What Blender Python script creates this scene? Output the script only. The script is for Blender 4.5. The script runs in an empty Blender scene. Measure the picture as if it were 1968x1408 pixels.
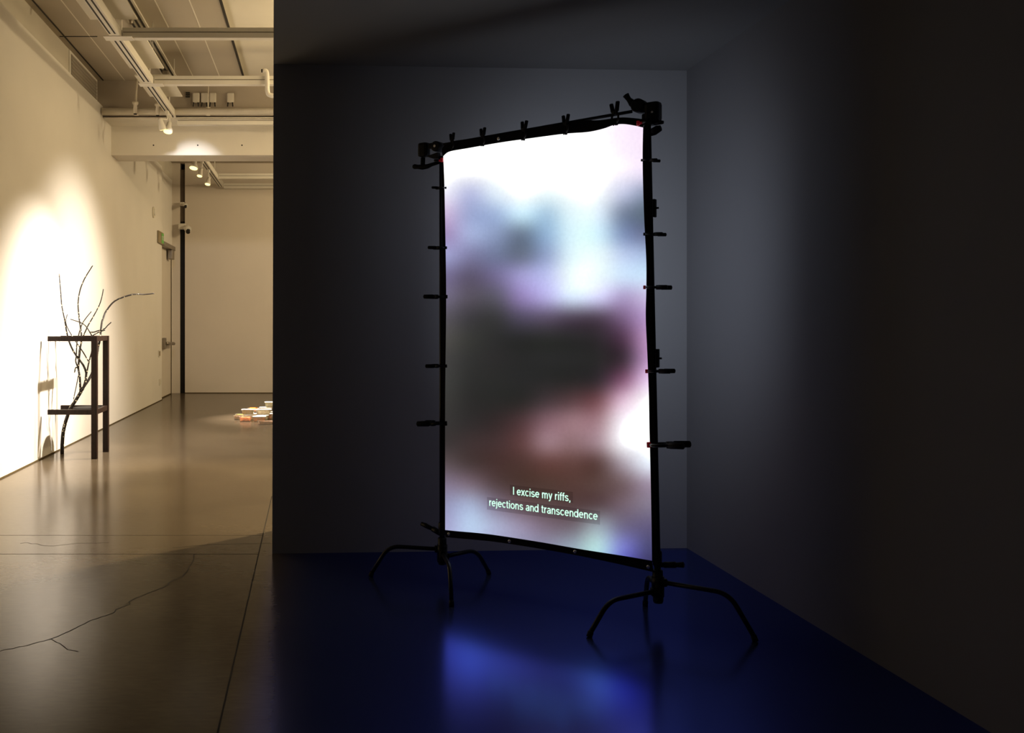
import bpy, bmesh, math, random
from mathutils import Vector, Matrix, Quaternion
random.seed(7)
C = bpy.context.scene.collection
PI = math.pi

# ------------------------------------------------------------------ camera model
# level camera at (0,0,HC) looking along +Y with a shifted lens; FPX = focal length in
# pixels of the 1968x1408 photograph, (VX,VY) its vanishing point
FPX, VX, VY, HC = 1900.0, 610.0, 622.0, 1.55
def P(px, py, d): return Vector(((px-VX)*d/FPX, d, HC-(py-VY)*d/FPX))
def F(px, py, z=0.0):
    d = FPX*(HC-z)/(py-VY); return Vector(((px-VX)*d/FPX, d, z))
XL = -3.17                                   # left wall
XR = 2.555                                   # right wall
# projection screen: vertical plane through the two stands
SA = Vector(((850-VX)*5.9/FPX, 5.9, 0)); SB = Vector(((1258-VX)*5.09/FPX, 5.09, 0))
SU = (SB-SA).normalized(); SN = Vector((SU.y, -SU.x, 0))     # SN faces the camera
if SN.y > 0: SN = -SN
UP = Vector((0, 0, 1))
def S(px, py, off=0.0):
    r = Vector(((px-VX)/FPX, 1.0, -(py-VY)/FPX)); o = Vector((0, 0, HC))
    t = (SA+SN*off-o).dot(SN)/r.dot(SN)
    return o+r*t

cam = bpy.data.cameras.new('camera'); co = bpy.data.objects.new('camera', cam); C.objects.link(co)
co.location = (0, 0, HC); co.rotation_euler = (PI/2, 0, 0)
cam.sensor_width = 36; cam.lens = 36*FPX/1968
cam.shift_x = (984-VX)/1968; cam.shift_y = -(704-VY)/1968
cam.clip_end = 200
bpy.context.scene.camera = co
vs = bpy.context.scene.view_settings
vs.view_transform = 'Standard'; vs.look = 'None'; vs.exposure = 0; vs.gamma = 1
w = bpy.data.worlds.new('world'); bpy.context.scene.world = w; w.use_nodes = True
w.node_tree.nodes['Background'].inputs[0].default_value = (0.030, 0.026, 0.021, 1)
w.node_tree.nodes['Background'].inputs[1].default_value = 1.0

# ------------------------------------------------------------------ materials
def lin(c):
    return tuple(((v/255)/12.92 if v/255 <= .04045 else ((v/255+.055)/1.055)**2.4) for v in c)
def newmat(name):
    m = bpy.data.materials.new(name); m.use_nodes = True
    nt = m.node_tree; b = nt.nodes['Principled BSDF']
    return m, nt, b
def mat(name, col, rough=.5, metal=0.0, var=.08, scale=8.0, bump=0.0, spec=.5, bscale=None):
    m, nt, b = newmat(name)
    tc = nt.nodes.new('ShaderNodeTexCoord'); n = nt.nodes.new('ShaderNodeTexNoise')
    n.inputs['Scale'].default_value = scale; n.inputs['Detail'].default_value = 4
    nt.links.new(tc.outputs['Object'], n.inputs['Vector'])
    r = nt.nodes.new('ShaderNodeValToRGB')
    r.color_ramp.elements[0].color = (*[v*(1-var) for v in col], 1); r.color_ramp.elements[0].position = .3
    r.color_ramp.elements[1].color = (*[min(1, v*(1+var)) for v in col], 1); r.color_ramp.elements[1].position = .7
    nt.links.new(n.outputs['Fac'], r.inputs[0]); nt.links.new(r.outputs[0], b.inputs['Base Color'])
    b.inputs['Roughness'].default_value = rough; b.inputs['Metallic'].default_value = metal
    b.inputs['Specular IOR Level'].default_value = spec
    if bump:
        n2 = nt.nodes.new('ShaderNodeTexNoise'); n2.inputs['Scale'].default_value = bscale or scale*5
        nt.links.new(tc.outputs['Object'], n2.inputs['Vector'])
        bp = nt.nodes.new('ShaderNodeBump'); bp.inputs['Strength'].default_value = bump; bp.inputs['Distance'].default_value = .01
        nt.links.new(n2.outputs['Fac'], bp.inputs['Height']); nt.links.new(bp.outputs[0], b.inputs['Normal'])
    return m
def emit(name, col, s):
    m, nt, b = newmat(name)
    b.inputs['Base Color'].default_value = (*col, 1)
    b.inputs['Emission Color'].default_value = (*col, 1); b.inputs['Emission Strength'].default_value = s
    return m
M = {}
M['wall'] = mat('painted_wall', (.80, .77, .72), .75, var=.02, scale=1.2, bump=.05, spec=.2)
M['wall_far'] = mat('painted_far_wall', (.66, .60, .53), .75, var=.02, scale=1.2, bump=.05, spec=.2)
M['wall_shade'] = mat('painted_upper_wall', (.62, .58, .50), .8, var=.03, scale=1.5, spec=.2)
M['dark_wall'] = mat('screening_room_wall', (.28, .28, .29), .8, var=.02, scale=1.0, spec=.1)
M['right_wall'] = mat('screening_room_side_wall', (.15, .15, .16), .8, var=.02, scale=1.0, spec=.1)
M['dark_ceiling'] = mat('screening_room_ceiling', (.19, .19, .19), .85, var=.03, scale=1.0, spec=.1)
M['ceiling'] = mat('ceiling_board', (.46, .41, .33), .8, var=.03, scale=1.0, spec=.2)
M['beam'] = mat('painted_beam', (.78, .74, .66), .7, var=.03, scale=2.0, bump=.06, spec=.2)
M['bulkhead'] = mat('bulkhead_paint', (.40, .35, .29), .8, var=.08, scale=1.5, spec=.2)
M['white_metal'] = mat('white_enamel', (.80, .77, .70), .45, var=.02, scale=3)
M['board'] = mat('white_board', (.74, .70, .60), .6, var=.02, scale=3)
M['slot'] = mat('dark_slot', (.02, .017, .013), .7, var=.1)
M['pipe'] = mat('painted_pipe', (.72, .66, .55), .5, var=.05, scale=6)
M['black_metal'] = mat('black_metal', (.005, .005, .006), .4, metal=0.0, var=.2, scale=30, spec=.28)
M['black_rubber'] = mat('black_rubber', (.004, .004, .005), .6, var=.2, scale=30, spec=.18)
M['black_cloth'] = mat('black_webbing', (.008, .008, .011), .8, var=.25, scale=90, bump=.2, spec=.15)
M['black_pipe'] = mat('black_column_paint', (.008, .007, .006), .5, var=.2, spec=.2)
M['brown_pipe'] = mat('brown_column_paint', (.085, .062, .04), .6, var=.1)
M['steel'] = mat('polished_steel', (.75, .75, .75), .25, metal=1.0, var=.05, scale=20)
M['dull_steel'] = mat('dull_steel', (.33, .29, .24), .4, metal=.8, var=.05, scale=20)
M['red'] = mat('red_rubber', (.55, .02, .03), .5, var=.1)
M['red'].node_tree.nodes['Principled BSDF'].inputs['Emission Color'].default_value = (.8, .02, .05, 1)  # faint red glow added to the rubber, which is no lamp
M['red'].node_tree.nodes['Principled BSDF'].inputs['Emission Strength'].default_value = .05
M['seam'] = mat('floor_seam', (.016, .012, .009), .8, var=.2, spec=.3)
M['door'] = mat('door_paint', (.70, .64, .56), .6, var=.02, scale=2)
M['gap'] = mat('shadow_gap', (.10, .075, .04), .9, var=.1, spec=0.0)
M['green'] = mat('green_lettering', (.16, .55, .10), .5, var=.05)
M['grille'] = mat('vent_grille', (.30, .27, .23), .6, var=.05)
M['white_plastic'] = mat('white_plastic', (.75, .72, .66), .45, var=.03)
M['tan_plastic'] = mat('tan_plate', (.28, .22, .12), .5, var=.05)
M['lens'] = emit('lamp_lens', (1.0, .88, .36), 1.9)
M['glass'] = None
m, nt, b = newmat('clear_plastic'); M['clear'] = m
b.inputs['Base Color'].default_value = (.95, .93, .88, 1); b.inputs['Roughness'].default_value = .12
b.inputs['Transmission Weight'].default_value = .75; b.inputs['IOR'].default_value = 1.2
tcn = nt.nodes.new('ShaderNodeTexNoise'); tcn.inputs['Scale'].default_value = 30
rr = nt.nodes.new('ShaderNodeMapRange'); rr.inputs['To Min'].default_value = .08; rr.inputs['To Max'].default_value = .22
nt.links.new(tcn.outputs['Fac'], rr.inputs['Value']); nt.links.new(rr.outputs[0], b.inputs['Roughness'])
M['lid'] = mat('frosted_lid', (.93, .88, .83), .35, var=.04, scale=20)
for k, c in dict(orange=(.85, .26, .03), amber=(.95, .52, .05), brown=(.15, .065, .02), olive=(.36, .30, .06),
                 cream=(.90, .68, .42), rust=(.70, .20, .05)).items():
    M['food_'+k] = mat('food_'+k, c, .45, var=.35, scale=28, bump=.3, bscale=45)

# stained wood
m, nt, b = newmat('stained_wood'); M['wood'] = m
tc = nt.nodes.new('ShaderNodeTexCoord'); mp = nt.nodes.new('ShaderNodeMapping'); mp.inputs['Scale'].default_value = (9, 9, 1.4)
n = nt.nodes.new('ShaderNodeTexNoise'); n.inputs['Scale'].default_value = 6; n.inputs['Detail'].default_value = 6; n.inputs['Distortion'].default_value = 1.2
r = nt.nodes.new('ShaderNodeValToRGB')
r.color_ramp.elements[0].color = (.005, .0022, .0013, 1); r.color_ramp.elements[0].position = .3
r.color_ramp.elements[1].color = (.026, .009, .0045, 1); r.color_ramp.elements[1].position = .75
nt.links.new(tc.outputs['Object'], mp.inputs[0]); nt.links.new(mp.outputs[0], n.inputs['Vector'])
nt.links.new(n.outputs['Fac'], r.inputs[0]); nt.links.new(r.outputs[0], b.inputs['Base Color'])
b.inputs['Roughness'].default_value = .5; b.inputs['Specular IOR Level'].default_value = .25
# bark with pale flecks
m, nt, b = newmat('flecked_bark'); M['bark'] = m
tc = nt.nodes.new('ShaderNodeTexCoord'); v = nt.nodes.new('ShaderNodeTexVoronoi'); v.inputs['Scale'].default_value = 30
r = nt.nodes.new('ShaderNodeValToRGB'); r.color_ramp.interpolation = 'CONSTANT'
r.color_ramp.elements[0].color = (.75, .68, .5, 1); r.color_ramp.elements[1].color = (.012, .007, .004, 1); r.color_ramp.elements[1].position = .24
nt.links.new(tc.outputs['Object'], v.inputs['Vector']); nt.links.new(v.outputs['Distance'], r.inputs[0])
nt.links.new(r.outputs[0], b.inputs['Base Color']); b.inputs['Roughness'].default_value = .6

# polished concrete floor, blue reflected light coloured in on the screening room side
m, nt, b = newmat('polished_concrete'); M['floor'] = m
tc = nt.nodes.new('ShaderNodeTexCoord')
n1 = nt.nodes.new('ShaderNodeTexNoise'); n1.inputs['Scale'].default_value = .9; n1.inputs['Detail'].default_value = 8; n1.inputs['Roughness'].default_value = .62
n2 = nt.nodes.new('ShaderNodeTexNoise'); n2.inputs['Scale'].default_value = 22; n2.inputs['Detail'].default_value = 5
nt.links.new(tc.outputs['Object'], n1.inputs['Vector']); stm = nt.nodes.new('ShaderNodeMapping'); stm.inputs['Scale'].default_value = (.6, 2.2, 1)
nt.links.new(tc.outputs['Object'], stm.inputs[0]); nt.links.new(stm.outputs[0], n2.inputs['Vector'])
def ramp(src, a, c, p0=.35, p1=.68):
    r = nt.nodes.new('ShaderNodeValToRGB'); r.color_ramp.elements[0].color = (*a, 1); r.color_ramp.elements[1].color = (*c, 1)
    r.color_ramp.elements[0].position = p0; r.color_ramp.elements[1].position = p1
    nt.links.new(src, r.inputs[0]); return r.outputs[0]
warm = ramp(n1.outputs['Fac'], (.085, .064, .042), (.125, .097, .066))
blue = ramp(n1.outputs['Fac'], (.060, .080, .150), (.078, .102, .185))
sx = nt.nodes.new('ShaderNodeSeparateXYZ'); nt.links.new(tc.outputs['Object'], sx.inputs[0])
# boundary of the coloured-in blue light: the edge line of the screening room
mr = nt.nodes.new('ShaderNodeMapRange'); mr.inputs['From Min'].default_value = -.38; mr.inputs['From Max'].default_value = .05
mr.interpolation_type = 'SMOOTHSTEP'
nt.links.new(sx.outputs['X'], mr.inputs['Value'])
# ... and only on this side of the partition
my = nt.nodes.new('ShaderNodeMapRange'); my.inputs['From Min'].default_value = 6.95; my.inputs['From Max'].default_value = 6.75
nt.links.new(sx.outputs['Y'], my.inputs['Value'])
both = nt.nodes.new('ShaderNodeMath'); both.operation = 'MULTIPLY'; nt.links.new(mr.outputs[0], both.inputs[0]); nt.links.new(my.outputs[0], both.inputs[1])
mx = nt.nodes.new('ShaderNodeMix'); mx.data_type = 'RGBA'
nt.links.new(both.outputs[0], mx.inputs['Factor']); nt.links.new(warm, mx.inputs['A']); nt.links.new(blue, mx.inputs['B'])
m2 = nt.nodes.new('ShaderNodeMix'); m2.data_type = 'RGBA'; m2.blend_type = 'MULTIPLY'; m2.inputs['Factor'].default_value = .35
nt.links.new(mx.outputs['Result'], m2.inputs['A']); nt.links.new(n2.outputs['Fac'], m2.inputs['B'])
nt.links.new(m2.outputs['Result'], b.inputs['Base Color'])
rg = nt.nodes.new('ShaderNodeMapRange'); rg.inputs['To Min'].default_value = .12; rg.inputs['To Max'].default_value = .24
nt.links.new(n2.outputs['Fac'], rg.inputs['Value']); nt.links.new(rg.outputs[0], b.inputs['Roughness'])
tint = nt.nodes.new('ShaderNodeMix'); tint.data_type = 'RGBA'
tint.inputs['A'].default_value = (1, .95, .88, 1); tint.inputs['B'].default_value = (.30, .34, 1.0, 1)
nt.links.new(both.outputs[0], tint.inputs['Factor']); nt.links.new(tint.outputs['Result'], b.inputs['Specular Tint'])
b.inputs['Specular IOR Level'].default_value = .07
# the blue light area: blue diffuse base, gloss tinted blue for the screen's reflection
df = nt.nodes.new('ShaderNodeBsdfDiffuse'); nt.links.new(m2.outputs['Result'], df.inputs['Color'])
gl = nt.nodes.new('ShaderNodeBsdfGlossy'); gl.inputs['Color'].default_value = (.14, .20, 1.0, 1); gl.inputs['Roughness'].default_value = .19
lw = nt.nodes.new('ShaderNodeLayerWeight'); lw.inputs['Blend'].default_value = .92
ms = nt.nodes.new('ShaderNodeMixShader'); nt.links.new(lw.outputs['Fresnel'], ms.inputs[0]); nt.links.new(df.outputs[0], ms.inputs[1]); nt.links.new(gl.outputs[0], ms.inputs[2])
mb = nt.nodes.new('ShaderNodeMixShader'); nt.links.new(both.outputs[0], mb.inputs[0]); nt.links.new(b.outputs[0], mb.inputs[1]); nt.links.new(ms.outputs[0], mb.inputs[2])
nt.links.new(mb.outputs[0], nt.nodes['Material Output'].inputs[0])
bp = nt.nodes.new('ShaderNodeBump'); bp.inputs['Strength'].default_value = .012; bp.inputs['Distance'].default_value = .01
nt.links.new(n2.outputs['Fac'], bp.inputs['Height']); nt.links.new(bp.outputs[0], b.inputs['Normal'])

# ------------------------------------------------------------------ mesh helpers
def box(bm, c, s, rot=None, bev=0.0):
    c = Vector(c); s = Vector(s)/2
    R = rot if rot is not None else Matrix.Identity(3)
    t = bmesh.new(); bmesh.ops.create_cube(t, size=2)
    for v in t.verts: v.co = Vector((v.co.x*s.x, v.co.y*s.y, v.co.z*s.z))
    if bev: bmesh.ops.bevel(t, geom=list(t.edges), offset=bev, segments=2, affect='EDGES', profile=.6)
    for v in t.verts: v.co = R @ v.co + c
    merge(bm, t)
def merge(bm, t):
    t.verts.index_update(); n = [bm.verts.new(v.co) for v in t.verts]
    for f in t.faces:
        nf = bm.faces.new([n[v.index] for v in f.verts]); nf.smooth = f.smooth
    t.free()
def tube(bm, pts, rad, seg=10, caps=True):
    pts = [Vector(p) for p in pts]
    if not isinstance(rad, (list, tuple)): rad = [rad]*len(pts)
    T = []
    for i in range(len(pts)):
        a = pts[max(i-1, 0)]; c = pts[min(i+1, len(pts)-1)]; T.append((c-a).normalized())
    nrm = T[0].orthogonal().normalized(); rings = []
    for i, p in enumerate(pts):
        if i: nrm = T[i-1].rotation_difference(T[i]) @ nrm
        nrm = (nrm-T[i]*nrm.dot(T[i])).normalized(); bi = T[i].cross(nrm)
        rings.append([bm.verts.new(p+(nrm*math.cos(2*PI*k/seg)+bi*math.sin(2*PI*k/seg))*rad[i]) for k in range(seg)])
    for i in range(len(rings)-1):
        for k in range(seg):
            f = bm.faces.new((rings[i][k], rings[i][(k+1) % seg], rings[i+1][(k+1) % seg], rings[i+1][k])); f.smooth = True
    if caps:
        bm.faces.new(list(reversed(rings[0]))); bm.faces.new(rings[-1])
def smooth_path(pts, n=6):
    pts = [Vector(p) for p in pts]; out = []
    for i in range(len(pts)-1):
        p0 = pts[max(i-1, 0)]; p1 = pts[i]; p2 = pts[i+1]; p3 = pts[min(i+2, len(pts)-1)]
        for k in range(n):
            t = k/n
            out.append(.5*((2*p1)+(p2-p0)*t+(2*p0-5*p1+4*p2-p3)*t*t+(3*p1-p0-3*p2+p3)*t**3))
    out.append(pts[-1]); return out
def bent(pts, r, n=5):
    """polyline with rounded corners of radius r"""
    pts = [Vector(p) for p in pts]; out = [pts[0]]
    for i in range(1, len(pts)-1):
        a = (pts[i-1]-pts[i]); c = (pts[i+1]-pts[i]); ra = min(r, a.length*.45); rc = min(r, c.length*.45)
        A = pts[i]+a.normalized()*ra; D = pts[i]+c.normalized()*rc
        for k in range(n+1):
            t = k/n; out.append(A*(1-t)**2+pts[i]*2*t*(1-t)+D*t*t)
    out.append(pts[-1]); return out
def prism(bm, poly, vec):
    """extrude a planar polygon (list of Vectors) by vec"""
    a = [bm.verts.new(p) for p in poly]; c = [bm.verts.new(Vector(p)+Vector(vec)) for p in poly]
    bm.faces.new(a); bm.faces.new(list(reversed(c)))
    for i in range(len(a)):
        j = (i+1) % len(a); bm.faces.new((a[j], a[i], c[i], c[j]))
def obj(name, bm, m, parent=None, local=False):
    """link a bmesh built in world coordinates as ONE mesh object (local=True: built in the parent's frame)"""
    bmesh.ops.recalc_face_normals(bm, faces=list(bm.faces))
    if parent is not None and not local:
        p = parent; off = Vector(p.location)
        while p.parent is not None: p = p.parent; off += Vector(p.location)
        for v in bm.verts: v.co -= off
    me = bpy.data.meshes.new(name); bm.to_mesh(me); bm.free()
    for mm in (m if isinstance(m, (list, tuple)) else [m]): me.materials.append(mm)
    o = bpy.data.objects.new(name, me); C.objects.link(o)
    if parent is not None: o.parent = parent
    return o
def recentre(o):
    """put a top-level mesh's origin at its base"""
    me = o.data; xs = [v.co for v in me.vertices]
    c = Vector(((min(v.x for v in xs)+max(v.x for v in xs))/2, (min(v.y for v in xs)+max(v.y for v in xs))/2, min(v.z for v in xs)))
    for v in me.vertices: v.co -= c
    o.location = c; return o
def tag(o, label, cat, group=None):
    o['label'] = label; o['category'] = cat
    if group: o['group'] = group
    return o
def thing(name, label, cat, loc=(0, 0, 0), group=None):
    o = bpy.data.objects.new(name, None); C.objects.link(o); o.location = loc; o.empty_display_size = .1
    return tag(o, label, cat, group)
def single(name, bm, m, label, cat, group=None):
    return tag(recentre(obj(name, bm, m)), label, cat, group)
def struct(name, bm, m, parent=None):
    o = obj(name, bm, m, parent)
    if parent is None: o['kind'] = 'structure'
    return o
def copy_tree(o, parent=None):
    c = o.copy(); C.objects.link(c); c.parent = parent
    for ch in list(o.children): copy_tree(ch, c)
    return c
NB = bmesh.new
def basis(x, y, z): return Matrix((x, y, z)).transposed()
SR = basis(SU, SN, UP)           # local x along the screen, y towards the camera, z up

# ------------------------------------------------------------------ the setting
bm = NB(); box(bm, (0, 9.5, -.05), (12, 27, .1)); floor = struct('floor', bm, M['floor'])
def strip(bm, pts, wd, z=.0006):
    pts = [Vector((p.x, p.y, z)) for p in pts]
    L, R = [], []
    for i, p in enumerate(pts):
        t = (pts[min(i+1, len(pts)-1)]-pts[max(i-1, 0)]).normalized(); nn = Vector((-t.y, t.x, 0))
        ww = wd[i] if isinstance(wd, list) else wd
        L.append(bm.verts.new(p+nn*ww/2)); R.append(bm.verts.new(p-nn*ww/2))
    for i in range(len(pts)-1): bm.faces.new((L[i], R[i], R[i+1], L[i+1]))
for a, c, wd in (((XL, 7.25), (-.40, 7.25), .006), ((XL, 6.66), (-.40, 6.66), .008), ((-.41, 8.9), (-.375, 3.2), .008)):
    bm = NB(); strip(bm, [Vector((*a, 0)), Vector((*c, 0))], wd); obj('seam', bm, M['seam'], floor)
def jag(path, n=4, amp=1.2):
    out = []
    for i in range(len(path)-1):
        for k in range(n):
            t = k/n; out.append((path[i][0]*(1-t)+path[i+1][0]*t+random.uniform(-amp, amp), path[i][1]*(1-t)+path[i+1][1]*t+random.uniform(-amp, amp)*.7))
    out.append(path[-1]); return out
cr = [(-30, 1258), (0, 1251), (50, 1240), (98, 1228), (146, 1207), (174, 1192), (219, 1177), (224, 1170), (249, 1161), (249, 1154), (293, 1137), (320, 1126),
      (326, 1118), (352, 1108), (361, 1094), (373, 1071), (374, 1064)]
for path, wd in ((cr, .0065), ([(98, 1228), (115, 1236), (130, 1248), (150, 1252)], .005), ([(40, 1043), (68, 1044), (90, 1049), (135, 1045), (210, 1042)], .005),
                 ([(330, 1052), (385, 1048), (400, 1046), (520, 1043)], .005)):
    bm = NB(); strip(bm, [F(*p) for p in jag(path)], wd); obj('crack', bm, M['seam'], floor)

# left wall: lower skin proud of the upper one, ending at the door recess
YD0 = 20.15
bm = NB(); box(bm, (XL-.2, (-4+YD0)/2, 4.76/2), (.4, YD0+4, 4.76)); struct('wall_left', bm, M['wall'])
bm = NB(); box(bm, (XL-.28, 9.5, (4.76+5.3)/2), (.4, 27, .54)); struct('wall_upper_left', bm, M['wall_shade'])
bm = NB(); box(bm, (XL-.28, 21.3, 2.38), (.4, 2.3, 4.755)); struct('wall_recess', bm, M['wall'])
bm = NB(); box(bm, (XL+.006, (8+YD0)/2, .006), (.012, YD0-8, .012)); struct('baseboard_left', bm, M['gap'])
YF = 22.1
x0, x1, x2 = P(333, 0, YF).x, P(345.5, 0, YF).x, P(355.5, 0, YF).x
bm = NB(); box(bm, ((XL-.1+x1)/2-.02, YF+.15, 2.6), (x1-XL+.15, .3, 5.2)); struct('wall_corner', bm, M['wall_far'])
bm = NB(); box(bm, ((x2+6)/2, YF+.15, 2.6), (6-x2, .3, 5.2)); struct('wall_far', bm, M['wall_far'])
bm = NB(); box(bm, ((x2+3)/2, YF-.006, .008), (3-x2, .012, .016)); struct('baseboard_far', bm, M['gap'])
bm = NB(); box(bm, ((x1+x2)/2, YF+.45, 2.6), (.6, .2, 5.2)); struct('wall_behind_gap', bm, M['black_pipe'])
# partition between the gallery and the screening room (its left end leans by a hair, as photographed)
A0, B0 = Vector((-.305, 6.67, 0)), Vector((XR+.4, 6.862, 0))
bm = NB()
prof = [A0, B0, Vector((XR+.4, 7.42, 0)), Vector((-.32, 7.42, 0))]
lo = [bm.verts.new(p) for p in prof]; hi = [bm.verts.new(p+Vector((.014 if i in (0, 3) else 0, 0, 5.2))) for i, p in enumerate(prof)]
bm.faces.new(lo); bm.faces.new(hi)
for i in range(4): bm.faces.new((lo[i], lo[(i+1) % 4], hi[(i+1) % 4], hi[i]))
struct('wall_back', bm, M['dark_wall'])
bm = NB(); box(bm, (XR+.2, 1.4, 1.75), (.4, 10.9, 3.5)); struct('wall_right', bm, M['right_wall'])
bm = NB(); box(bm, (6.1, 15, 2.6), (.2, 15, 5.2)); struct('wall_gallery_right', bm, M['wall'])
# screening-room ceiling
bm = NB(); k = 83/FPX
prism(bm, [Vector((-.292, 6.67, 3.3)), Vector((XR+.02, 6.85, 3.3)), Vector((XR+.02, -3, 3.3)), Vector((.05, -3, 3.3)), Vector((0, 0, 3.3)), Vector((-5.35*k, 5.35, 3.3))], (0, 0, .12))
struct('ceiling_screening_room', bm, M['dark_ceiling'])
# gallery ceiling, a lower flat lined with boards and a raised strip to its right
ZC = 5.14; XE = -1.08
bm = NB(); box(bm, ((XL-.3+XE)/2, 9.3, ZC+.1), (XE-XL+.3, 10.6, .2)); ceil = struct('ceiling', bm, M['ceiling'])
bm = NB(); box(bm, ((XE+6)/2, 9.7, ZC+.17), (6-XE, 11.4, .2)); struct('ceiling_raised', bm, M['board'])
bm = NB(); box(bm, (1.4, 19, ZC+.1), (9.3, 6.6, .2)); struct('ceiling_far', bm, M['ceiling'])
def line_on_ceiling(name, xa, ya, xb, yb, wd, m, h=.012):
    a, c = Vector((xa, ya, 0)), Vector((xb, yb, 0)); bm = NB()
    L = (c-a).length; ang = math.atan2(c.y-a.y, c.x-a.x)
    box(bm, ((xa+xb)/2, (ya+yb)/2, ZC-h/2+.001), (L, wd, h), Matrix.Rotation(ang, 3, 'Z'))
    return obj(name, bm, m, ceil)
for px, py in ((240, 150), (375, 150), (425, 150)):
    X = P(px, py, 14.6).x; line_on_ceiling('seam_strip', X, 6, X, 14.58, .013, M['board'], .003)
line_on_ceiling('dark_seam', XL-.05, 12.35, -2.75, 12.35, .022, M['slot'], .006)
line_on_ceiling('dark_seam', XL+.01, 6, XL+.01, 14.58, .02, M['slot'], .006)
line_on_ceiling('dark_seam', XE+.006, 6, XE+.006, 14.58, .03, M['slot'], .012)
# bulkhead, ledge and big beam
bm = NB(); box(bm, (1.4, 14.9, 4.92), (9.34, .6, .64)); struct('ceiling_bulkhead', bm, M['bulkhead'])
bm = NB(); box(bm, (1.4, 14.9, 4.60), (9.3, .6, .03)); struct('ceiling_ledge', bm, M['board'])
bm = NB(); box(bm, (1.4, 15.485, 4.62), (9.16, .57, .96)); bmm = struct('ceiling_beam', bm, M['beam'])
for px in (295, 380, 465):
    bm = NB(); p = P(px, 279, 15.2); tube(bm, [p+Vector((0, .02, 0)), p+Vector((0, -.002, 0))], .012, 10); obj('bolt_hole', bm, M['slot'], bmm)

# ------------------------------------------------------------------ gallery ceiling fittings
XT, ZT = -2.14, 4.585
t = thing('lighting_track', 'long white ceiling track with dark slots running away from the camera', 'lighting track', (XT, 12, ZT))
bm = NB(); box(bm, (XT, 10.6, ZT+.05), (.11, 7.94, .10), bev=.004); obj('track_rail', bm, M['white_metal'], t)
for dx in (-.032, .022):
    for ya, yb in ((6.7, 10.35), (10.6, 12.4), (12.62, 14.53)):
        bm = NB(); box(bm, (XT+dx, (ya+yb)/2, ZT+.001), (.018, yb-ya, .006)); obj('slot', bm, M['slot'], t)
for Y in (10.5, 12.55):
    bm = NB(); box(bm, (XT+.03, Y, ZT-.004), (.30, .16, .008)); obj('joint_plate', bm, M['white_metal'], t)
for Y in (8.7, 10.8, 12.62, 14.3):
    bm = NB(); tube(bm, [(XT, Y, ZT+.10), (XT, Y, ZC-.034)], .008, 8); obj('hanger', bm, M['white_metal'], t)
t = thing('lighting_track', 'short far ceiling track with three lit spotlights beyond the beam', 'lighting track', (XT, 19, ZT))
bm = NB(); box(bm, (XT, 19.05, ZT+.05), (.11, 5.8, .10), bev=.004); obj('track_rail', bm, M['white_metal'], t)
for dx in (-.032, .022):
    bm = NB(); box(bm, (XT+dx, 19.05, ZT+.001), (.018, 5.7, .006)); obj('slot', bm, M['slot'], t)
for Y in (17.0, 20.6):
    bm = NB(); tube(bm, [(XT, Y, ZT+.10), (XT, Y, ZC)], .008, 8); obj('hanger', bm, M['white_metal'], t)
chan = [(10.58, 'white ceiling crossbar nearest the camera, joining the long track', 4.60), (12.63, 'middle white ceiling crossbar in front of the dark bulkhead', 4.60),
        (14.70, 'white ceiling crossbar directly against the large concrete beam', 4.505), (20.8, 'white crossbar beyond the beam, above the far spotlights', 4.60),
        (21.98, 'faint white crossbar tight against the far wall', 4.56)]
for Y, lab, z in chan:
    t = thing('ceiling_crossbar', lab, 'crossbar', (2, Y, z), 'white ceiling crossbars')
    xa = XT+.06
    bm = NB(); hb = .078 if abs(Y-14.70) < .01 else .11; box(bm, ((xa+5.9)/2, Y, z-.005+hb/2), (5.9-xa, .10, hb), bev=.004); obj('channel', bm, M['white_metal'], t)
    bm = NB(); box(bm, ((xa+5.9)/2, Y-.051, z+.055), (5.9-xa-.02, .004, .006)); obj('groove', bm, M['gap'], t)
    for X in (.6, 3.5):
        bm = NB(); tube(bm, [(X, Y, z+.105), (X, Y, (4.584 if abs(Y-14.70) < .01 else ZC+.068 if Y < 14 else ZC))], .007, 8); obj('hanger', bm, M['white_metal'], t)
for ya, yb, xa, xb, lab in ((8.9, 10.45, -2.40, -1.90, 'pale board above the track, nearest the camera'), (11.1, 12.45, -2.36, -1.93, 'pale board above the track, middle of three'),
                    (12.8, 14.0, -2.37, -1.91, 'pale board above the track, farthest, before the bulkhead')):
    t = thing('baffle_board', lab, 'board', ((xa+xb)/2, (ya+yb)/2, 4.765), 'pale boards above the track')
    bm = NB(); box(bm, ((xa+xb)/2, (ya+yb)/2, 4.77), (xb-xa, yb-ya, .015), bev=.003); obj('panel', bm, M['board'], t)
    for X in (xa+.03, xb-.03):
        bm = NB(); tube(bm, [(X, (ya+yb)/2, 4.776), (X, (ya+yb)/2, ZC)], .004, 6); obj('hanger', bm, M['white_metal'], t)
# dark recessed double slot in the ceiling
X = P(332, 150, 14.6).x
t = thing('recessed_slot', 'dark double slot track recessed in the ceiling right of the hanging track', 'ceiling slot', (X, 10, ZC-.03))
bm = NB(); box(bm, (X, 10.3, ZC-.012), (.20, 8.5, .022)); obj('slot_body', bm, M['wall_shade'], t)
for dx in (-.06, .0, .06):
    bm = NB(); box(bm, (X+dx, 10.3, ZC-.026), (.025, 8.45, .008)); obj('slot', bm, M['slot'], t)
for py in (18, 132):
    d = (ZC-HC)*FPX/(VY-py)
    bm = NB(); box(bm, (X, d, ZC-.06), (.08, .10, .06), bev=.01); tube(bm, [(X, d, ZC-.09), (X+.01, d-.02, ZC-.17)], .02, 8); obj('socket', bm, M['dull_steel'], t)

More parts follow.
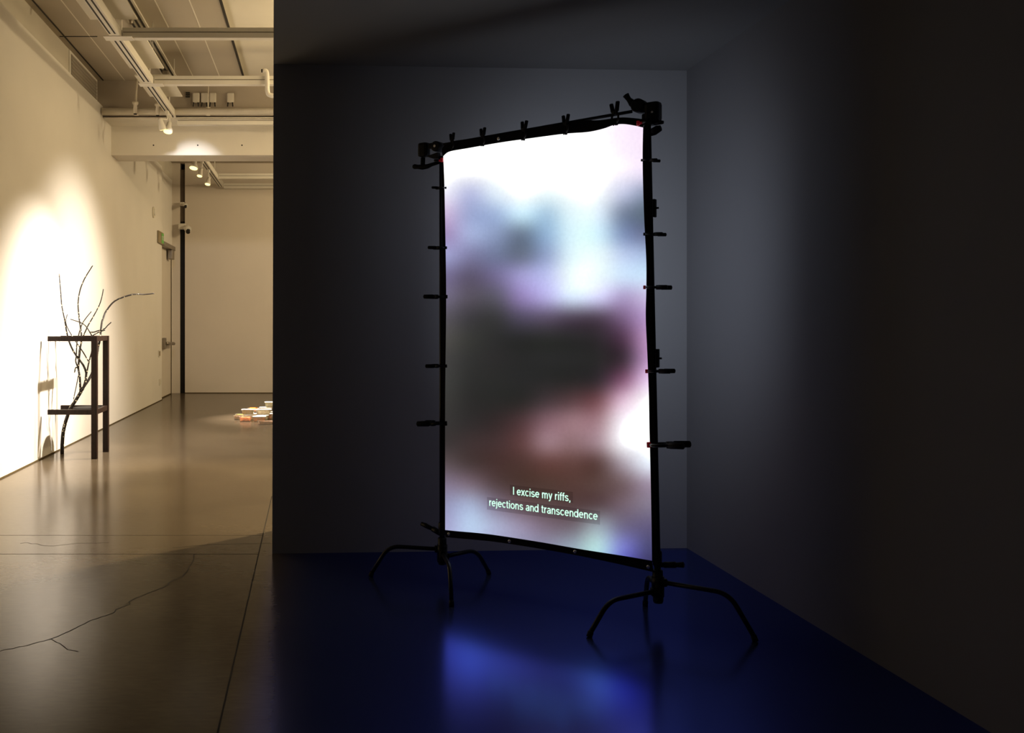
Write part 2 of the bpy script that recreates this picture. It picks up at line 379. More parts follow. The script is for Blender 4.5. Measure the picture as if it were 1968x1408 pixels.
# pipes
p0 = P(198, 214, 14.5)
t = thing('ceiling_pipe', 'thick pale pipe running along the foot of the dark bulkhead', 'pipe', (0, p0.y, p0.z))
bm = NB(); tube(bm, [(XL+.01, p0.y, p0.z), (5.8, p0.y, p0.z)], .052, 16); obj('pipe', bm, M['pipe'], t)
for px in (262, 400):
    q = P(px, 214, 14.5)
    bm = NB(); tube(bm, [q+Vector((0, 0, -.056)), q+Vector((0, 0, .058))], .035, 10); tube(bm, [q+Vector((0, 0, .05)), (q.x, q.y+.04, ZC)], .009, 8); obj('hanger', bm, M['pipe'], t)
for px, py, zt, lab in ((260, 205, 172, 'drop sprinkler head left of the track, in front of the pipe'), (303, 208, 198, 'drop sprinkler head just left of the track end')):
    q = P(px, py, 14.3)
    t = thing('ceiling_sprinkler', lab, 'sprinkler', q, 'sprinkler heads')
    bm = NB(); tube(bm, [(q.x+.03, q.y, ZC-.02), (q.x+.005, q.y, q.z+.06)], .014, 8); obj('drop_pipe', bm, M['pipe'], t)
    bm = NB(); tube(bm, [q+Vector((0, 0, .07)), q+Vector((0, 0, .04)), q+Vector((0, 0, .02)), q+Vector((0, 0, -.10))], [.045, .045, .026, .03], 12); obj('body', bm, M['pipe'], t)
    bm = NB(); tube(bm, [q+Vector((0, 0, -.10)), q+Vector((0, 0, -.115))], [.028, .02], 12); obj('nozzle', bm, M['slot'], t)
q = P(515, 160, 12.55)
t = thing('ceiling_elbow_pipe', 'thin white elbow pipe hanging past the crossbar beside the partition', 'pipe', (q.x, q.y, q.z-.2))
bm = NB(); tube(bm, bent([P(505, 136, 12.55), P(513, 136, 12.55), P(514, 180, 12.55), P(521, 184, 12.55), P(534, 184, 12.55)], .06), .03, 12); obj('pipe', bm, M['white_metal'], t)
bm = NB(); tube(bm, [P(502, 136, 12.55), P(506, 136, 12.55)], .022, 10); obj('valve', bm, M['slot'], t)
# electrical boxes on the bulkhead
def jbox(px, lab, wd=22):
    q = P(px, 188, 14.57); s = 14.57/FPX
    t = thing('junction_box', lab, 'junction box', q, 'junction boxes on the bulkhead')
    bm = NB(); box(bm, q, (wd*.62*s, .05, 19*s), bev=.02); obj('cover', bm, M['wall_shade'], t)
    for dx in (-.035, .03):
        bm = NB(); tube(bm, [q+Vector((dx, -.01, -.07)), q+Vector((dx*1.2, -.02, -.13))], .010, 6); obj('conduit', bm, M['slot'], t)
for px, lab in ((377, 'leftmost of the four small boxes on the dark bulkhead'), (393, 'second box from the left on the dark bulkhead'),
                (409, 'third box from the left on the dark bulkhead'), (443, 'lone right-hand box on the dark bulkhead')): jbox(px, lab)
q = P(361, 182, 14.58); bm = NB()
for dz in (-.03, .0, .03): box(bm, q+Vector((0, 0, dz)), (.06, .03, .014))
single('cable_mount', bm, M['slot'], 'small dark slotted bracket left of the bulkhead boxes', 'bracket')
# vent high on the left wall
xv = XL-.075
t = thing('air_vent', 'grey air vent grille set high in the left wall by the bulkhead', 'air vent', (xv, 13.7, 4.8))
bm = NB(); box(bm, (xv, 13.72, 4.95), (.02, 1.62, .36)); obj('frame', bm, M['white_metal'], t)
bm = NB(); box(bm, (xv+.012, 13.72, 4.95), (.012, 1.48, .28)); obj('grille', bm, M['grille'], t)
for i in range(6):
    bm = NB(); box(bm, (xv+.02, 13.72, 4.83+i*.047), (.01, 1.46, .012)); obj('slat', bm, M['bulkhead'], t)
# grille on the ceiling of the far bay
q = P(475, 324, 20.6)
t = thing('ceiling_grille', 'dark rectangular ceiling grille seen under the beam at the far end', 'air vent', (q.x, q.y, ZC-.1))
bm = NB(); box(bm, (q.x+.1, 20.6, ZC-.05), (1.15, .9, .09)); obj('frame', bm, M['bulkhead'], t)
bm = NB(); box(bm, (q.x+.1, 20.6, ZC-.10), (1.02, .78, .012)); obj('grille', bm, M['grille'], t)

# spotlights
def spotlight(px, py, d, rpx, lab, lean=(0, 0), ty=None):
    q = P(px, py, d); r = rpx*d/FPX
    ty = ty or q.y
    t = thing('track_spotlight', lab, 'spotlight', q, 'track spotlights')
    a = Vector((lean[0], lean[1], -1)).normalized()
    e = q-a*.15
    bm = NB(); box(bm, (XT, ty, ZT-.029), (.05, .12, .05), bev=.008); obj('adapter', bm, M['white_metal'], t)
    bm = NB(); tube(bm, bent([(XT, ty, ZT-.04), (XT, ty, min(e.z+.03, ZT-.06)), e], .03), .012, 8); obj('stem', bm, M['white_metal'], t)
    bm = NB(); tube(bm, [e-a*.015, e, e+a*.05, e+a*.06, q-a*.03, q], [.016, .034, .036, .040, r*.98, r], 20); h = obj('lamp_housing', bm, M['white_metal'], t)
    bm = NB(); tube(bm, [q, q+a*.006], r*.9, 20); obj('lens', bm, M['lens'], t)
spotlight(313, 248, 13.95, 7, 'near left spotlight of the pair hanging at the track end', (.25, .45), 14.1)
spotlight(322.5, 253, 14.16, 9, 'near right spotlight of the pair hanging at the track end', (-.10, -.35), 14.3)
spotlight(372, 323, 17.4, 8.5, 'lit spotlight under the beam, leftmost of the far three', (-.15, -.35), 17.35)
spotlight(383.5, 338, 18.4, 5.4, 'lit spotlight under the beam, middle of the far three', (-.15, -.35), 18.35)
spotlight(399, 354, 19.5, 5.6, 'lit spotlight under the beam, lowest of the far three', (-.15, -.35), 19.45)

# ------------------------------------------------------------------ far-left corner
xd = XL-.076
bm = NB(); box(bm, (xd-.001, (YD0+.02+21.85)/2, 1.62), (.012, 21.85-YD0-.02, 3.24), bev=.002); dr = struct('door_1', bm, M['door'])
bm = NB(); box(bm, (xd+.008, 21.87, 1.62), (.022, .045, 3.24)); obj('jamb_gap', bm, M['gap'], dr)
bm = NB(); box(bm, (xd+.008, 21.0, .010), (.02, 1.6, .02)); obj('threshold', bm, M['gap'], dr)
q = P(318, 660, 20.7); q.x = xd+.01
bm = NB(); box(bm, (q.x+.03, q.y, q.z), (.07, .16, .24), bev=.015); lk = obj('lock_case', bm, M['dull_steel'], dr)
bm = NB(); tube(bm, [(q.x+.06, q.y, q.z), (q.x+.09, q.y+.1, q.z), (q.x+.09, q.y+.95, q.z-.02)], .035, 10); obj('push_bar', bm, M['dull_steel'], lk)
# door closer
q = P(330, 470, 21.0)
t = thing('door_closer', 'grey door closer arm above the far door', 'door closer', (XL-.02, 21.0, q.z-.05))
bm = NB(); box(bm, (XL+.01, 20.95, 3.19), (.09, 1.5, .09), bev=.01); obj('track_arm', bm, M['dull_steel'], t)
bm = NB(); box(bm, (XL+.01, 21.35, 3.04), (.10, .30, .20), bev=.012); obj('body', bm, M['dull_steel'], t)
# exit sign
q = P(311, 458, 20.0)
t = thing('exit_sign', 'small exit sign with green lettering on the left wall above the door', 'exit sign', (XL+.01, 19.9, q.z-.12))
bm = NB(); box(bm, (XL+.02, 19.85, q.z), (.03, .62, .24), bev=.004); obj('plate', bm, M['tan_plastic'], t)
bm = NB(); box(bm, (XL+.038, 20.02, q.z), (.006, .26, .20)); obj('green_panel', bm, M['green'], t)
cu = bpy.data.curves.new('exit_letters', 'FONT'); cu.body = 'EXIT'; cu.align_x = 'CENTER'; cu.align_y = 'CENTER'; cu.size = .12; cu.extrude = .001
o = bpy.data.objects.new('exit_letters', cu); C.objects.link(o)
dg = bpy.context.evaluated_depsgraph_get(); me = bpy.data.meshes.new_from_object(o.evaluated_get(dg)); bpy.data.objects.remove(o)
o = bpy.data.objects.new('lettering', me); C.objects.link(o); me.materials.append(M['white_plastic']); o.parent = t
o.rotation_euler = (PI/2, 0, PI/2); o.location = (.033, .12, .12)
# wall plates
def plate(px, py, wd, h, lab, nm, cat, inner):
    d = -XL*FPX/(VX-px); z = HC-(py-VY)*d/FPX
    t = thing(nm, lab, cat, (XL, d, z-h/2))
    bm = NB(); box(bm, (XL+.008, d, z), (.014, wd, h), bev=.003); obj('cover', bm, M['white_plastic'], t)
    bm = NB(); box(bm, (XL+.017, d-.01, z), (.008, wd*.6, h*.72)); obj(inner[0], bm, inner[1], t)
plate(305.5, 679, .22, .13, 'tan light switch plate on the left wall before the door', 'light_switch', 'light switch', ('rocker', M['tan_plastic']))
plate(307, 734, .20, .13, 'pale outlet plate low on the left wall before the door', 'wall_outlet', 'outlet', ('socket', M['board']))
q = P(294, 408, -XL*FPX/(VX-294)); q.x = XL
t = thing('wall_sensor', 'round pale sensor high on the left wall before the exit sign', 'sensor', q)
bm = NB(); tube(bm, [q, q+Vector((.03, 0, 0))], [.11, .10], 20); obj('ring', bm, M['board'], t)
bm = NB(); tube(bm, [q+Vector((.03, 0, 0)), q+Vector((.045, 0, 0))], [.07, .05], 16); obj('cap', bm, M['white_plastic'], t)
# dark column in the corner gap
t = thing('corner_column', 'tall dark column in the gap beside the far wall', 'column', ((x1+x2)/2, YF+.05, 0))
zs = HC-(425-VY)*YF/FPX; zt = HC-(328-VY)*YF/FPX
bm = NB(); box(bm, ((x1+x2)/2, YF+.12, zs/2), (x2-x1-.002, .16, zs)); obj('lower_shaft', bm, M['black_pipe'], t)['label'] = 'black lower length'
bm = NB(); box(bm, ((x1+x2)/2, YF+.12, (zs+5.0)/2), (x2-x1-.002, .16, 5.0-zs)); obj('upper_shaft', bm, M['brown_pipe'], t)['label'] = 'brown upper length'
def camera_thing(px, py, lab, big):
    q = P(px, py, YF-.12)
    t = thing('security_camera', lab, 'camera', q, 'cameras on the corner column')
    k = 1.0 if big else .6
    bm = NB(); box(bm, q+Vector((-.10*k, .06, .05*k)), (.16*k, .09, .13*k), bev=.012); obj('mount', bm, M['white_plastic'], t)
    bm = NB(); tube(bm, [q+Vector((-.05*k, .0, .04*k)), q+Vector((.02, -.03, .0)), q+Vector((.07*k, -.08, -.03*k))], [.035*k, .075*k, .07*k], 14); obj('body', bm, M['white_plastic'], t)
    bm = NB(); tube(bm, [q+Vector((.05*k, -.08, -.05*k)), q+Vector((.055*k, -.12, -.10*k))], [.05*k, .045*k], 14); obj('lens', bm, M['slot'], t)
camera_thing(358, 439, 'white camera bracketed to the dark corner column, lower and larger', True)
camera_thing(355, 394, 'small pale camera on the dark corner column, upper one', False)

# ------------------------------------------------------------------ wooden stand and branch
XS = -2.56; Y1, Y2 = 11.36, 11.97
t = thing('wooden_stand', 'dark stained wooden frame with two rail tiers against the left wall', 'wooden stand', (XS, 11.66, 0))
for Y in (Y1, Y2):
    bm = NB(); box(bm, (XS, Y, .703), (.066, .066, 1.406), bev=.003); obj('leg', bm, M['wood'], t)
for z in (1.378, .536):
    for Y in (Y1, Y2):
        bm = NB(); xa = XL+.075 if Y == Y1 else XL+.065
        box(bm, ((xa+XS-.033)/2, Y, z), (XS-.033-xa, .05, .058), bev=.003); obj('long_rail', bm, M['wood'], t)
    bm = NB(); box(bm, (XS, (Y1+Y2)/2, z), (.05, Y2-Y1-.066, .058), bev=.003); obj('cross_rail', bm, M['wood'], t)
bm = NB()
ell = [Vector((-2.715+.155*math.cos(a), 11.66+.22*math.sin(a), .545)) for a in [i*2*PI/28 for i in range(28)]]
prism(bm, ell, (0, 0, .022)); obj('shelf_panel', bm, M['black_rubber'], t)['label'] = 'rounded dark shelf panel'
bm = NB(); box(bm, (-2.70, 11.665, .535), (.05, .555, .018)); obj('panel_batten', bm, M['wood'], t)

t = thing('bare_branch', 'bare forked branch with pale flecks threaded through the wooden stand', 'branch', F(119.4, 871.7))
def twig(name, pts, d0, d1, r0, r1, n=5):
    m_ = len(pts); pp = []
    for i, (x, y) in enumerate(pts):
        s = i/(m_-1); q = P(x, y, d0+(d1-d0)*s); q.x = max(q.x, XL+.03); pp.append(q)
    pp = smooth_path(pp, n); L = len(pp)
    bm = NB(); tube(bm, pp, [r0+(r1-r0)*i/(L-1) for i in range(L)], 8); return obj(name, bm, M['bark'], t)
D = 11.68
bp_ = F(119.4, 871.7)
tr = [(119.4, 871.7), (119.6, 855), (121, 833.8), (124.6, 815.4), (129.2, 800.6), (135.7, 784), (143, 773), (152.3, 758), (159.7, 745)]
twig('trunk', tr, bp_.y, D, .0235, .019)
twig('limb', [(159.7, 745), (170.8, 728.6), (178, 713.8), (185, 690), (189, 664), (190.6, 659), (193, 644), (195.5, 621), (199.3, 608.6), (204.4, 597), (221, 578), (249, 567), (264.5, 565), (277, 565.5), (296.5, 563.6)], D, D+.52, .017, .0075)
twig('limb', [(158.5, 748), (163.5, 735), (165.4, 722), (165, 714), (159.7, 701), (148.6, 686), (139.4, 671.4), (132.5, 655), (130, 645.7), (127.7, 635.5), (123.9, 612.5), (118.8, 587), (116.2, 555), (113.7, 526.2)], D, D-.02, .016, .0065)
twig('limb', [(154.5, 752), (154, 738), (153.2, 723), (150.5, 707), (151.2, 695), (153, 672), (155.9, 660), (156.5, 644), (154.6, 628), (152, 608.6), (150.1, 583), (153.9, 557.5), (162.3, 536), (172.5, 519), (178.2, 510.2)], D, D+.12, .014, .006)
twig('twig', [(150.5, 708), (153.2, 682.5), (156, 658.5), (159.7, 647), (162.3, 640.6), (170, 624), (179, 608.6), (190.4, 587), (195.5, 571.6), (198.7, 555)], D, D-.1, .009, .0055)
twig('twig', [(150.5, 708), (145.5, 694), (146.8, 682.5), (147.6, 661), (150.7, 645.7), (154, 633), (158.4, 621.4), (166, 610), (175.7, 598.4)], D, D+.05, .009, .005)
twig('twig', [(163.4, 738), (167, 715.7), (171, 695), (176.3, 675), (177.5, 658), (176.3, 645.7), (172.5, 638), (168.6, 631.6), (162.3, 624), (153.3, 619), (134.8, 613)], D, D-.08, .010, .005)
twig('twig', [(172.5, 638), (180, 638), (188, 635.5), (200.6, 631.6), (207, 625), (214, 618.9)], D-.06, D+.02, .008, .006)
twig('twig', [(176.3, 646), (186, 640), (194, 636.5), (202, 634)], D-.05, D, .007, .006)
twig('twig', [(170.8, 695.4), (160, 677), (148.6, 660.3), (138, 644.4), (129, 628), (126.5, 615), (129.7, 603.5)], D, D-.03, .008, .005)
twig('twig', [(151.4, 717.5), (147, 740), (141.2, 767.4)], D, D, .006, .005)
twig('twig', [(150.5, 708), (147, 705.5), (144.8, 708), (143.3, 715.7)], D, D-.02, .008, .007)

# ------------------------------------------------------------------ food tubs on the floor
def tub(px, py, lev, lx, ly, h, ang, food, lab, lid=True, fill=.82):
    d = FPX*HC/(py-VY); q = Vector(((px-VX)*d/FPX, d, lev*(HT+.003)))
    t = thing('food_tub', lab, 'food tub', q, 'plastic food tubs on the far floor'); t.rotation_euler = (0, 0, ang)
    bm = NB()
    def ring(s, z): return [Vector((x*s*lx/2, y*s*ly/2, z)) for x, y in ((-1, -.8), (-.8, -1), (.8, -1), (1, -.8), (1, .8), (.8, 1), (-.8, 1), (-1, .8))]
    R = [[bm.verts.new(p) for p in ring(s, z)] for s, z in ((.82, .002), (1, h*.86), (1.06, h*.87), (1.06, h*.9))]
    bm.faces.new(R[0])
    for a, c in zip(R, R[1:]):
        for i in range(8): bm.faces.new((a[i], a[(i+1) % 8], c[(i+1) % 8], c[i]))
    obj('tub_body', bm, M['clear'], t, True)
    bm = NB(); prism(bm, ring(.80, .006), (0, 0, h*fill-.006))
    bmesh.ops.subdivide_edges(bm, edges=list(bm.edges), cuts=2)
    for v in bm.verts:
        if v.co.z > h*fill*.5: v.co.z += random.uniform(-.012, .006)
    obj('contents', bm, M['food_'+food], t, True)
    if lid:
        bm = NB(); prism(bm, ring(1.07, h*.9+.001), (0, 0, h*.06)); prism(bm, ring(.9, h*.961), (0, 0, h*.035)); obj('lid', bm, M['lid'], t, True)
    return t
HT = .082; H = HT
tubs = [
 (458, 805.5, 0, .14, .15, H*.8, .2, 'brown', 'brown tub at the far left tip of the floor pile', False),
 (472, 809, 0, .19, .16, H, -.05, 'rust', 'rust-coloured tub in the front row, left end', False),
 (498.5, 809.2, 0, .20, .16, H, .05, 'orange', 'lidded orange tub in the front row beside the dark open one'),
 (512, 815, 0, .26, .17, H*.7, .06, 'brown', 'open dark brown tub lying nearest the camera', False, .9),
 (462, 801.5, 0, .15, .14, H*.7, -.2, 'olive', 'open olive green tub behind the left tip of the pile', False),
 (480, 806, 0, .19, .16, H, .04, 'amber', 'amber yellow tub on the left, carrying a white-lidded one'),
 (505, 806.2, 0, .19, .16, H, -.04, 'cream', 'cream tub in the middle of the pile, bottom layer'),
 (487, 803.6, 0, .19, .16, H, .04, 'olive', 'olive tub behind the amber one, bottom layer'),
 (512, 803.6, 0, .19, .16, H, .03, 'orange', 'orange tub at the partition edge, bottom layer'),
 (489, 800.2, 0, .19, .16, H, .05, 'brown', 'brown tub in the back row, centre'),
 (513, 800.2, 0, .19, .16, H, -.03, 'amber', 'amber tub in the back row beside the partition edge'),
 (477, 805.6, 1, .20, .16, H, -.05, 'olive', 'white-lidded tub stacked on the amber tub at left'),
 (506, 805.4, 1, .25, .17, H, .04, 'cream', 'wide white-lidded tub stacked in the centre of the pile'),
 (487, 800.6, 1, .18, .16, H*.8, .08, 'orange', 'open orange tub on top at the back left', False, .95),
 (511, 801.2, 1, .20, .16, H, -.04, 'cream', 'pale tub stacked in the back row, centre'),
 (519, 800.9, 2, .17, .16, H, .05, 'olive', 'topmost tub against the partition edge'),
]
for a in tubs: tub(*a)

# ------------------------------------------------------------------ projection screen
def interp(tab, x):
    for (x0, y0), (x1, y1) in zip(tab, tab[1:]):
        if x <= x1:
            t = max(0, (x-x0)/(x1-x0)); return y0+(y1-y0)*t
    return tab[-1][1]
def sm(tab, k=8):       # smooth polyline table
    pts = smooth_path([Vector((x, y, 0)) for x, y in tab], k); return [(p.x, p.y) for p in pts]
top = [(852, 300), (856, 296), (866, 290.5), (900, 284.5), (960, 274), (1020, 265.5), (1085, 257), (1130, 253.5), (1160, 247), (1180, 240), (1198, 238.3), (1218, 241), (1236, 245)]
bot = [(855.5, 1018), (880, 1020.5), (920, 1024), (960, 1029), (1040, 1041.5), (1120, 1055.5), (1200, 1068), (1253, 1077)]
lef = [(852, 300), (854, 350), (855, 400), (856.5, 480), (857.5, 560), (857, 640), (856, 720), (855.5, 800), (855.5, 900), (855.5, 1018)]
rig = [(1236, 245), (1235, 290), (1235.5, 340), (1238, 420), (1242, 500), (1242, 560), (1241, 610), (1244, 680), (1247, 760), (1248, 820), (1250, 900), (1252, 1000), (1253, 1077)]
def resample(tab, n):
    pts = smooth_path([Vector((x, y, 0)) for x, y in tab], 6)
    L = [0]
    for a, c in zip(pts, pts[1:]): L.append(L[-1]+(c-a).length)
    out = []
    for i in range(n+1):
        s = L[-1]*i/n; j = 0
        while j < len(L)-2 and L[j+1] < s: j += 1
        t = (s-L[j])/max(1e-9, L[j+1]-L[j]); out.append(pts[j].lerp(pts[j+1], min(1, t)))
    return out
NU, NV = 72, 140
tp, bt, lf, rt = resample(top, NU), resample(bot, NU), resample(lef, NV), resample(rig, NV)
def coons(i, j):
    u, v = i/NU, j/NV
    a = tp[i]*(1-v)+bt[i]*v; c = lf[j]*(1-u)+rt[j]*u
    d = tp[0]*(1-u)*(1-v)+tp[NU]*u*(1-v)+bt[0]*(1-u)*v+bt[NU]*u*v
    return a+c-d
W_ = (255, 255, 255)
GX = [855, 904, 953, 1002, 1051, 1100, 1149, 1198, 1247]
G = {
 250: [W_, W_, W_, W_, W_, W_, (255, 248, 255), (253, 238, 254), (250, 230, 252)],
 290: [W_, W_, W_, W_, W_, W_, (255, 250, 255), (252, 240, 254), (250, 232, 252)],
 330: [W_, W_, W_, W_, W_, W_, (255, 252, 255), (250, 242, 254), (238, 225, 250)],
 370: [(240, 238, 252), (190, 195, 228), (228, 240, 252), (254, 255, 255), (240, 253, 255), (250, 255, 255), (249, 253, 255), (200, 205, 230), (140, 150, 175)],
 410: [(205, 185, 220), (160, 170, 210), (165, 185, 220), (206, 236, 252), (175, 205, 228), (228, 249, 255), (225, 242, 255), (125, 138, 162), (95, 110, 126)],
 450: [(165, 145, 190), (165, 175, 215), (140, 155, 190), (112, 128, 150), (150, 180, 212), (218, 246, 255), (212, 242, 255), (132, 150, 186), (108, 116, 146)],
 490: [(160, 160, 205), (128, 128, 165), (114, 122, 154), (106, 115, 138), (150, 166, 202), (226, 248, 255), (234, 252, 255), (190, 207, 238), (168, 188, 222)],
 530: [(120, 112, 148), (95, 88, 112), (115, 108, 145), (160, 155, 205), (190, 195, 240), (240, 254, 255), (238, 252, 255), (208, 228, 252), (202, 227, 250)],
 570: [(112, 105, 128), (88, 82, 95), (92, 88, 105), (145, 130, 180), (183, 178, 228), (218, 233, 255), (216, 217, 252), (176, 162, 203), (202, 192, 228)],
 610: [(88, 84, 92), (62, 60, 64), (58, 57, 60), (82, 75, 96), (92, 82, 104), (82, 72, 88), (84, 71, 88), (125, 100, 135), (185, 155, 205)],
 650: [(78, 76, 74), (56, 56, 54), (45, 45, 45), (42, 42, 43), (44, 44, 44), (42, 41, 42), (48, 42, 47), (85, 60, 82), (190, 150, 195)],
 690: [(66, 65, 64), (50, 50, 49), (44, 43, 43), (40, 40, 40), (41, 41, 41), (40, 40, 40), (42, 40, 41), (66, 50, 62), (190, 150, 195)],
 730: [(62, 62, 60), (46, 46, 45), (42, 42, 41), (40, 40, 40), (41, 40, 40), (42, 39, 39), (55, 45, 50), (130, 90, 115), (236, 206, 241)],
 770: [(58, 57, 55), (44, 43, 42), (41, 40, 39), (44, 41, 40), (68, 55, 58), (88, 64, 67), (118, 80, 86), (222, 190, 210), W_],
 810: [(55, 53, 52), (48, 44, 44), (52, 42, 42), (78, 56, 58), (128, 96, 104), (152, 117, 124), (165, 130, 138), (252, 244, 252), W_],
 850: [(60, 54, 54), (62, 50, 50), (68, 50, 50), (95, 65, 65), (150, 118, 125), (142, 110, 114), (165, 138, 146), (252, 250, 255), W_],
 890: [(90, 78, 82), (72, 58, 58), (70, 50, 48), (78, 54, 50), (98, 66, 62), (98, 68, 64), (95, 70, 68), (172, 160, 170), (236, 243, 255)],
 930: [(130, 118, 140), (120, 105, 118), (85, 68, 70), (75, 55, 50), (80, 58, 52), (85, 60, 55), (90, 68, 65), (115, 95, 100), (160, 145, 165)],
 970: [(150, 150, 185), (165, 175, 205), (130, 120, 140), (105, 85, 90), (90, 72, 72), (85, 65, 65), (90, 72, 75), (115, 98, 110), (132, 122, 142)],
 1010: [(165, 165, 205), (185, 205, 235), (170, 175, 205), (150, 140, 165), (122, 107, 122), (115, 105, 115), (150, 160, 170), (112, 106, 136), (100, 92, 126)],
 1050: [(170, 175, 210), (175, 185, 220), (165, 165, 200), (150, 150, 180), (140, 140, 165), (150, 165, 180), (180, 217, 222), (122, 126, 200), (78, 76, 120)],
 1090: [(170, 175, 210), (175, 185, 220), (165, 165, 200), (150, 150, 180), (140, 140, 165), (150, 165, 180), (160, 205, 222), (90, 92, 180), (60, 56, 100)],
}
GY = sorted(G); GL = [[c for c in G[y]] for y in GY]
def cub(a, b_, c, d, t): return .5*(2*b_+(c-a)*t+(2*a-5*b_+4*c-d)*t*t+(3*b_-a-3*c+d)*t**3)
def colour(x, y):
    fx = min(max((x-GX[0])/49, 0), 7.999); fy = min(max((y-250)/40, 0), len(GY)-1.001)
    ix, iy = int(fx), int(fy); tx, ty = fx-ix, fy-iy
    out = []
    for ch in range(3):
        col = []
        for r in range(-1, 3):
            row = GL[min(max(iy+r, 0), len(GY)-1)]
            col.append(cub(*[row[min(max(ix+s, 0), 8)][ch] for s in range(-1, 3)], tx))
        out.append(min(255, max(20, cub(*col, ty))))
    return out
scr = thing('projection_screen', 'tall lit fabric screen with blurred image and subtitle between the two stands', 'projection screen', S(1050, 1045))
bm = NB(); cl = bm.verts.layers.float_color.new('Picture')
def fabric(off, mi):
    V = [[None]*(NV+1) for _ in range(NU+1)]
    for i in range(NU+1):
        for j in range(NV+1):
            p = coons(i, j); v = bm.verts.new(S(p.x, p.y, off)); c = lin(colour(p.x, p.y))
            mx_ = min(c); k = 1+.3*(max(0, (mx_-.80))/.20)**2          # the blown-out parts are brighter than white
            v[cl] = (c[0]*k, c[1]*k, c[2]*k, 1); V[i][j] = v
    for i in range(NU):
        for j in range(NV):
            q = (V[i][j], V[i][j+1], V[i+1][j+1], V[i+1][j])
            f = bm.faces.new(q if mi == 0 else tuple(reversed(q))); f.smooth = True; f.material_index = mi
fabric(.0015, 0); fabric(-.0015, 1)
FRONT, BACK = 1.0, 1.0
def screen_mat(name, s, tint):
    m, nt, b = newmat(name)
    a = nt.nodes.new('ShaderNodeAttribute'); a.attribute_name = 'Picture'
    tc = nt.nodes.new('ShaderNodeTexCoord'); n = nt.nodes.new('ShaderNodeTexNoise'); n.inputs['Scale'].default_value = 60; n.inputs['Detail'].default_value = 3
    nt.links.new(tc.outputs['Object'], n.inputs['Vector'])
    mr = nt.nodes.new('ShaderNodeMapRange'); mr.inputs['To Min'].default_value = .93*s; mr.inputs['To Max'].default_value = 1.07*s
    nt.links.new(n.outputs['Fac'], mr.inputs['Value'])
    mu = nt.nodes.new('ShaderNodeMix'); mu.data_type = 'RGBA'; mu.blend_type = 'MULTIPLY'; mu.inputs['Factor'].default_value = 1; mu.inputs['B'].default_value = (*tint, 1)
    nt.links.new(a.outputs['Color'], mu.inputs['A'])
    b.inputs['Base Color'].default_value = (.02, .02, .02, 1); b.inputs['Roughness'].default_value = .9; b.inputs['Specular IOR Level'].default_value = .1
    nt.links.new(mu.outputs['Result'], b.inputs['Emission Color']); nt.links.new(mr.outputs[0], b.inputs['Emission Strength'])
    return m
SCF = screen_mat('lit_fabric_front', FRONT, (1, 1, 1)); SCB = screen_mat('lit_fabric_back', BACK, (.98, .98, 1.0))
fab = obj('fabric', bm, [SCF, SCB], scr)
# obj() recalculated normals; nothing depends on them
# black webbing border: ring between the picture edge and an outer edge
otop = [(851, 301), (850, 284), (868, 272), (900, 266.5), (960, 256), (1020, 246.5), (1085, 236), (1121, 231), (1150, 231), (1183, 226.5), (1200, 225.5), (1220, 227), (1237, 229)]
obot = [(856, 1032), (880, 1034), (920, 1037.5), (960, 1042), (1040, 1054.5), (1120, 1069), (1200, 1086), (1256, 1099)]
olef = [(848.5, 301), (849.5, 350), (849.8, 400), (850, 480), (850, 560), (850, 640), (850.2, 720), (850, 800), (850, 900), (850.3, 1032)]
orig = [(1245, 229), (1246.5, 290), (1247.5, 340), (1249.5, 420), (1251.5, 500), (1252.5, 560), (1253.6, 610), (1255, 680), (1256.6, 760), (1258, 820), (1259.6, 900), (1261.6, 1000), (1262.4, 1099)]
def band(inner, outer, n, nm, off=.003, th=.005):
    a, c = resample(inner, n), resample(outer, n); bm = NB()
    rows = []
    for p, q in zip(a, c):
        rows.append([bm.verts.new(S(p.x, p.y, off)), bm.verts.new(S(q.x, q.y, off)), bm.verts.new(S(q.x, q.y, -th)), bm.verts.new(S(p.x, p.y, -th))])
    for r0, r1 in zip(rows, rows[1:]):
        for k in range(4): bm.faces.new((r0[k], r0[(k+1) % 4], r1[(k+1) % 4], r1[k]))
    bm.faces.new(rows[0]); bm.faces.new(rows[-1])
    return obj(nm, bm, M['black_cloth'], scr)
band(top, otop, 80, 'top_border'); band(bot, obot, 60, 'bottom_border', .006, .006)
band(lef, olef, 60, 'side_border'); band(rig, orig, 60, 'side_border')
for px, py in ((958, 266), (979, 1040), (1105, 1060), (862.5, 1026), (1246, 1089)):
    c0 = S(px, py, .008); bm = NB(); tube(bm, [c0-SN*.006, c0+SN*.002, c0+SN*.003], [.010, .010, .006], 14); obj('eyelet', bm, M['steel'], scr)
# subtitle
TXT = emit('subtitle_white', lin((205, 255, 232)), 1.05)
m, nt, b = newmat('caption_shade'); SH = m
tr_ = nt.nodes.new('ShaderNodeBsdfTransparent'); nt.nodes.remove(b)
nz = nt.nodes.new('ShaderNodeTexNoise'); nz.inputs['Scale'].default_value = 4
rp = nt.nodes.new('ShaderNodeValToRGB'); rp.color_ramp.elements[0].color = (.70, .69, .69, 1); rp.color_ramp.elements[1].color = (.78, .77, .77, 1)
nt.links.new(nz.outputs['Fac'], rp.inputs[0]); nt.links.new(rp.outputs[0], tr_.inputs[0]); nt.links.new(tr_.outputs[0], nt.nodes['Material Output'].inputs[0])
m.surface_render_method = 'BLENDED'
def arc(cx, cy, rx, ry, a0, a1, n=12):
    return [(cx+rx*math.cos(math.radians(a0+(a1-a0)*i/n)), cy+ry*math.sin(math.radians(a0+(a1-a0)*i/n))) for i in range(n+1)]
